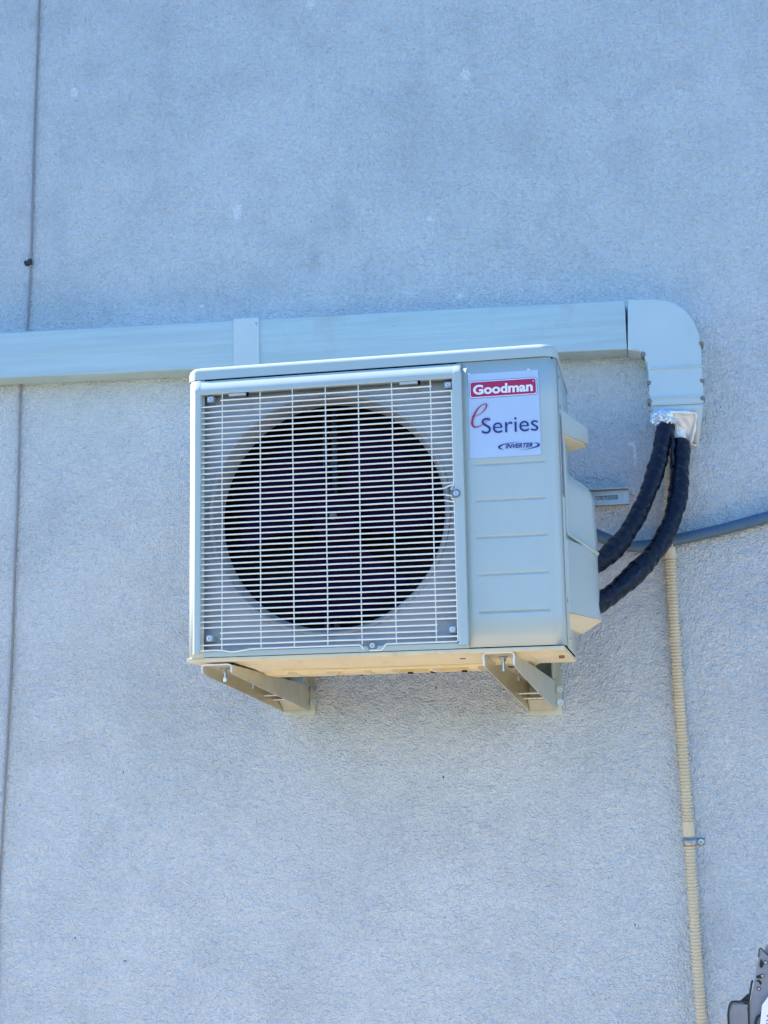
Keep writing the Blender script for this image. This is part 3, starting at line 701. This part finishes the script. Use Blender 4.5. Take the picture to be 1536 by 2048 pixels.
# sloping outlet: four walls leaving a mouth that is filled with foam
fl, fr = P2(1302, 812), P2(1408, 807); wl, wr = at(1319, 862, -.003), at(1396, 893, -.003)
ml, mr = at(1318, 826, -.066), at(1392, 824, -.066); nl, nr = at(1326, 880, -.006), at(1384, 887, -.006)
bm = bmesh.new()
V_ = [bm.verts.new(q) for q in (fl+Vector((.001, .004, 0)), fr+Vector((-.001, .004, 0)), wr, wl, ml, mr, nr, nl, Vector((fr.x-.001, -.002, fr.z)), Vector((fl.x+.001, -.002, fl.z)))]
for q in ((0, 1, 5, 4), (1, 2, 6, 5), (3, 0, 4, 7), (2, 3, 7, 6), (1, 8, 2), (0, 3, 9)): bm.faces.new([V_[i] for i in q])
solidify(finish('outlet_hood', bm, 'elbow', elbow), .002, 0)
bm = bmesh.new()
GN = 26; gv = []
for i in range(GN+1):
    row = []
    for j in range(GN+1):
        u, v = i/GN, j/GN; a = ml.lerp(mr, u); b_ = nl.lerp(nr, u); p = a.lerp(b_, v)
        e = min(u, 1-u, v, 1-v)*2; bulge = .004*min(1, e*3) + .004*math.sin(u*9+v*5)*e + .0025*math.sin(u*23-v*17)*e
        nrm = Vector((0, -.8, -.5)); row.append(bm.verts.new(p+nrm*bulge*(1.0)))
    gv.append(row)
for i in range(GN):
    for j in range(GN): bm.faces.new((gv[i][j], gv[i+1][j], gv[i+1][j+1], gv[i][j+1]))
finish('sealant_foam', bm, 'foam', duct, 80)
bm = bmesh.new()   # smeared bead of white sealant along the mouth
for pth in ([(1312, 850), (1318, 832), (1330, 825), (1350, 824), (1375, 826), (1391, 828), (1390, 850), (1386, 870), (1382, 886), (1392, 892)],):
    pp = catmull([at(x, y, -.07+.055*max(0, (y-824)/64)) for x, y in pth], 6)
    tube(bm, pp, lambda i, s_, a: .0034+.0012*math.sin(i*.33)+.0009*math.sin(i*.81+2)+.0004*math.sin(a*2+i*.3), 10)
finish('sealant_bead', bm, 'foam', duct, 80)

def lump(name, px, py, y, rx, ry, rz, mat, seed, parent, tilt=0):
    bm = bmesh.new(); bmesh.ops.create_icosphere(bm, subdivisions=4, radius=1); c = at(px, py, y); rng = random.Random(seed)
    ax = [(Vector((rng.uniform(-1, 1), rng.uniform(-1, 1), rng.uniform(-1, 1))).normalized(), rng.uniform(4, 13), rng.uniform(0, 6), rng.uniform(.03, .09)) for _ in range(12)]
    for v in bm.verts:
        d = 1+sum(abs(math.sin(v.co.dot(a_)*f_+p_))*m_ for a_, f_, p_, m_ in ax)-.35
        q = Vector((v.co.x*rx, v.co.y*ry, v.co.z*rz))*d; v.co = c+Matrix.Rotation(tilt, 3, 'Y') @ q
    return finish(name, bm, mat, parent, 22)
lump('foil_wrap', 1327, 838, -.052, .027, .026, .021, 'foil', 3, duct, R(18))
lump('foil_wrap', 1358, 866, -.030, .015, .013, .026, 'foam', 8, duct)
# ------------------------------------------------------------------ pipes, conduits, cable
def pipe(name, pts, r, mat, wob=.0038, wraps=True, seg=22):
    path = resample(catmull([at(x, y, d) for x, y, d in pts], 16), .0028); bm = bmesh.new()
    ph = random.random()*9
    def rad(i, s_, a):
        k = (s_*30 + a/(2*math.pi)) % 1.0
        return r*(1+.06*math.sin(s_*19+ph)+.05*math.sin(s_*47+ph*2)+.035*math.sin(2*a+s_*25)+.022*math.sin(3*a-s_*90)+.012*math.sin(5*a+s_*210)+.012*math.sin(s_*260+2*a)) + (wob*.5*(k-.5) if wraps else 0)
    tube(bm, path, rad, seg); return finish(name, bm, mat, None, 60)
tag(pipe('insulated_pipe', [(1334, 842, -.046), (1327, 875, -.064), (1316, 925, -.085), (1300, 975, -.115), (1276, 1030, -.16), (1243, 1082, -.22), (1205, 1120, -.28), (1172, 1140, -.33)], .0212, 'tape'),
    'black insulated pipe bending into the unit, upper left of the two', 'pipe')
tag(pipe('insulated_pipe', [(1361, 886, -.030), (1359, 935, -.060), (1356, 990, -.085), (1342, 1045, -.12), (1314, 1098, -.16), (1272, 1145, -.22), (1224, 1188, -.27), (1180, 1218, -.33)], .0228, 'tape'),
    'thicker black insulated pipe bending into the unit, lower right of the two', 'pipe')
bm = bmesh.new(); tube(bm, catmull([at(1344, 868, -.075), at(1346, 885, -.082), at(1344, 905, -.084), at(1346, 930, -.082)], 6), lambda i, s_, a: .0045+.001*math.sin(i), 10)
tag(finish('control_cable', bm, 'tape'), 'thin black cable end squeezed between the two black insulated pipes under the elbow', 'cable')
# blue grey flexible conduit
path = resample(catmull([at(x, y, d) for x, y, d in ((2600, 820, -.018), (2100, 915, -.018), (1800, 974, -.018), (1640, 1010, -.018), (1580, 1022, -.018), (1536, 1034, -.018), (1440, 1060, -.018), (1350, 1080, -.018), (1290, 1092, -.018), (1245, 1090, -.03), (1212, 1078, -.06), (1180, 1066, -.11), (1150, 1068, -.16))], 16), .00125)
bm = bmesh.new(); tube(bm, path, lambda i, s_, a: .0142+.00055*math.sin(s_*2*math.pi/.0052), 18)
tag(finish('flex_conduit', bm, 'bluecond', None, 60), 'blue grey flexible conduit rising along the wall to the right edge', 'conduit')
# beige corrugated conduit
path = resample(catmull([at(x, y, d) for x, y, d in ((1353, 850, -.030), (1344, 900, -.017), (1339, 960, -.015), (1338, 1040, -.015), (1341, 1110, -.015), (1346, 1200, -.015), (1354, 1330, -.015), (1365, 1480, -.015), (1376, 1640, -.015), (1384, 1760, -.015), (1395, 1930, -.015), (1405, 2070, -.015), (1416, 2220, -.015), (1440, 2550, -.015), (1462, 2850, -.015), (1490, 3150, -.015))], 20), .0009)
zs1 = [(at(1340, 1118, 0).z, at(1340, 1098, 0).z), (at(1375, 1672, 0).z, at(1375, 1643, 0).z)]
bm = bmesh.new()
def crad(i, s_, a):
    z = path[i].z
    if any(p_ <= z <= q_ for p_, q_ in zs1): return .0136
    return .0104+.0030*min(1, max(0, .55+1.1*math.sin(s_*2*math.pi/.0078)))
tube(bm, path, crad, 20)
tag(finish('corrugated_conduit', bm, 'conduit', None, 60), 'beige ribbed conduit running down the wall below the elbow', 'conduit')
# clamp
c = at(1380, 1684, -.015)
bm = bmesh.new(); hw = .0085
prof = [Vector((-.0150, .0145)), Vector((-.0156, -.004)), Vector((-.0135, -.0110)), Vector((-.0085, -.0152)), Vector((0, -.0166)), Vector((.0085, -.0152)), Vector((.0135, -.0110)), Vector((.0156, -.004)), Vector((.0158, .0125)), Vector((.0172, .0138)), Vector((.034, .0138))]
rows = []
for z in (-hw, hw): rows.append([bm.verts.new((c.x+p_.x, c.y+p_.y, c.z+z)) for p_ in prof])
for i in range(len(prof)-1): bm.faces.new((rows[0][i], rows[0][i+1], rows[1][i+1], rows[1][i]))
clampbody = finish('pipe_clamp', bm, 'steel'); solidify(clampbody, .0012, 0)
tag(clampbody, 'small shiny steel clamp holding the beige ribbed conduit', 'clamp')
screw('screw', (c.x+.0255, c.y+.0130, c.z), .0048, 'bolt', clampbody)
# thin cable, goes behind the duct
bm = bmesh.new()
pts = [(96, -420), (86, -200), (79, 0), (73, 140), (67, 300), (62, 520), (56, 640), (48, 710), (41, 778), (39, 880), (35, 1000), (30, 1130), (25, 1290), (19, 1420), (11, 1540), (3, 1680), (-3, 1800), (-8, 2000), (-14, 2300), (-24, 2600), (-34, 2900), (-42, 3150)]
path = resample(catmull([at(x+random.uniform(-.8, .8), y, -.0045) for x, y in pts], 10), .01)
tube(bm, path, .0032, 10)
tag(finish('wall_cable', bm, 'cable'), 'thin brown grey cable running down the left side of the wall behind the duct', 'cable')
c = at(57, 524, -.008); bm = bmesh.new()
box(bm, (c.x-.002, -.012, c.z-.0085), (c.x+.009, -.0005, c.z+.0085), .002); o = finish('cable_clip', bm, 'rubber')
tag(o, 'black plastic nail clip gripping the thin cable on the left', 'clip')
bm = bmesh.new(); cyl(bm, (c.x-.007, -.0005, c.z-.001), (0, -1, 0), .0072, .010, 16, .0062, .0015); n_ = finish('clip_boss', bm, 'rubber', o)
# slotted rail fixed on the wall behind the unit
a, b_ = at(1180, 975, 0), at(1258, 1014, 0); ztp, zbt = at(1225, 976, -.02).z, at(1225, 1009, -.02).z; xe_ = b_.x
bm = bmesh.new(); xs0 = -.60; d0 = .020
box(bm, (xs0, -d0, ztp-.0022), (xe_, -.0006, ztp)); box(bm, (xs0, -d0, zbt), (xe_, -.0006, zbt+.0022))
# web with long slots
sl0, sl1 = ztp-.0215, ztp-.0115; zc_ = (ztp+zbt)/2; hs = .0055
edges = []; x = xe_-.026
for _ in range(6): edges.append((x-.055, x)); x -= .080
cur = xe_
yw0, yw1 = -.0030, -.0008
for s0, s1 in edges:
    box(bm, (s1, yw0, zbt+.0022), (cur, yw1, ztp-.0022)); box(bm, (s0, yw0, zbt+.0022), (s1, yw1, zc_-hs)); box(bm, (s0, yw0, zc_+hs), (s1, yw1, ztp-.0022)); cur = s0
box(bm, (xs0, yw0, zbt+.0022), (cur, yw1, ztp-.0022))
tag(finish('slotted_rail', bm, 'steel'), 'short grey slotted steel rail on the wall beside the valve cover', 'rail')

# ------------------------------------------------------------------ riveted arm in the lower right corner
YA = -.30
arm = empty('riveted_arm', at(1530, 2150, YA), 'grey riveted metal arm with black edging cut off by the lower right corner', 'metal arm')
def poly(name, pix, y, th, mat, parent, bev=.0008):
    bm = bmesh.new(); prism(bm, [at(px, py, y) for px, py in pix], (0, th, 0), bev); return finish(name, bm, mat, parent)
poly('arm_plate', [(1522, 1899), (1540, 1915), (1600, 1975), (1650, 3560), (1580, 3560), (1497, 2060), (1499, 2013), (1509, 1965), (1514, 1930)], YA, .006, 'armsteel', arm)
poly('rear_member', [(1528, 1904), (1541, 1878), (1590, 1850), (1600, 1960), (1540, 1914)], YA+.012, .012, 'armsteel', arm)
def strip(name, pix, y, r_, mat, parent):
    bm = bmesh.new(); tube(bm, catmull([at(px, py, y) for px, py in pix], 6), r_, 8); return finish(name, bm, mat, parent)
strip('edge_trim', [(1517, 1914), (1519, 1899), (1522, 1897), (1528, 1902), (1538, 1912), (1560, 1934)], YA-.001, .0013, 'blackedge', arm)
strip('edge_trim', [(1507, 1962), (1504, 1963), (1502, 1975), (1498, 2000), (1497, 2015), (1498, 2060)], YA-.003, .0022, 'blackedge', arm)
hd = poly('housing', [(1463, 2008), (1492, 2008), (1500, 2035), (1510, 2260), (1466, 2260), (1457, 2046), (1459, 2025)], YA-.004, .06, 'armsteel', arm, .002)
strip('edge_trim', [(1462, 2100), (1457, 2044), (1457, 2022), (1461, 2007), (1468, 2003.5), (1480, 2003.5), (1493, 2003), (1498, 2008)], YA-.006, .0022, 'blackedge', arm)
poly('web_gusset', [(1479, 2003), (1494, 1989), (1498, 1987), (1499, 2012), (1492, 2009)], YA-.002, .004, 'blackedge', arm)
strip('edge_trim', [(1540, 2005), (1530, 2008), (1526, 2020), (1521, 2030), (1514, 2036), (1511, 2052), (1512, 2100)], YA-.004, .0026, 'blackedge', arm)
for px, py in ((1531, 1925), (1524.5, 1952), (1517.5, 1977.5)):
    p = at(px, py, YA-.0002); bm = bmesh.new(); cyl(bm, p, (0, -1, 0), .0042, .0012, 18); rv = finish('rivet', bm, 'blackedge', arm)
    bm = bmesh.new(); cyl(bm, p+Vector((0, -.0012, 0)), (0, -1, 0), .0030, .0018, 16, bev=.001); finish('rivet_head', bm, 'bolt', rv)
for pix in ([(1519, 1927), (1522, 1917), (1525, 1922), (1528, 1930), (1523, 1937), (1519, 1933)], [(1512, 1952), (1518, 1950), (1523, 1950), (1524, 1957), (1514, 1957)], [(1511, 1962), (1518, 1959), (1524, 1965), (1521, 1971), (1517, 1964)]):
    poly('paint_chip', pix, YA-.0009, .0007, 'blackedge', arm, 0)
tg = poly('paper_tag', [(1540, 1988), (1524, 2010), (1519, 2060), (1519, 2100), (1560, 2100), (1560, 1988)], YA-.012, .0006, 'paper', arm, 0)
p0 = at(1531, 2048, YA-.0125)
# a few printed strokes on the tag, too small to read
bm = bmesh.new()
for px, py, wd, ht in ((1532, 2040, 5, 1.4), (1532, 2046, 4, 1.4), (1534, 2030, 2, 4), (1534, 2052, 6, 1.2)):
    a, b_ = at(px, py, YA-.0126), at(px+wd, py+ht, YA-.0126); box(bm, (a.x, YA-.0128, b_.z), (b_.x, YA-.0121, a.z))
finish('printed_line', bm, 'navy', tg)

scn.render.engine = 'CYCLES'
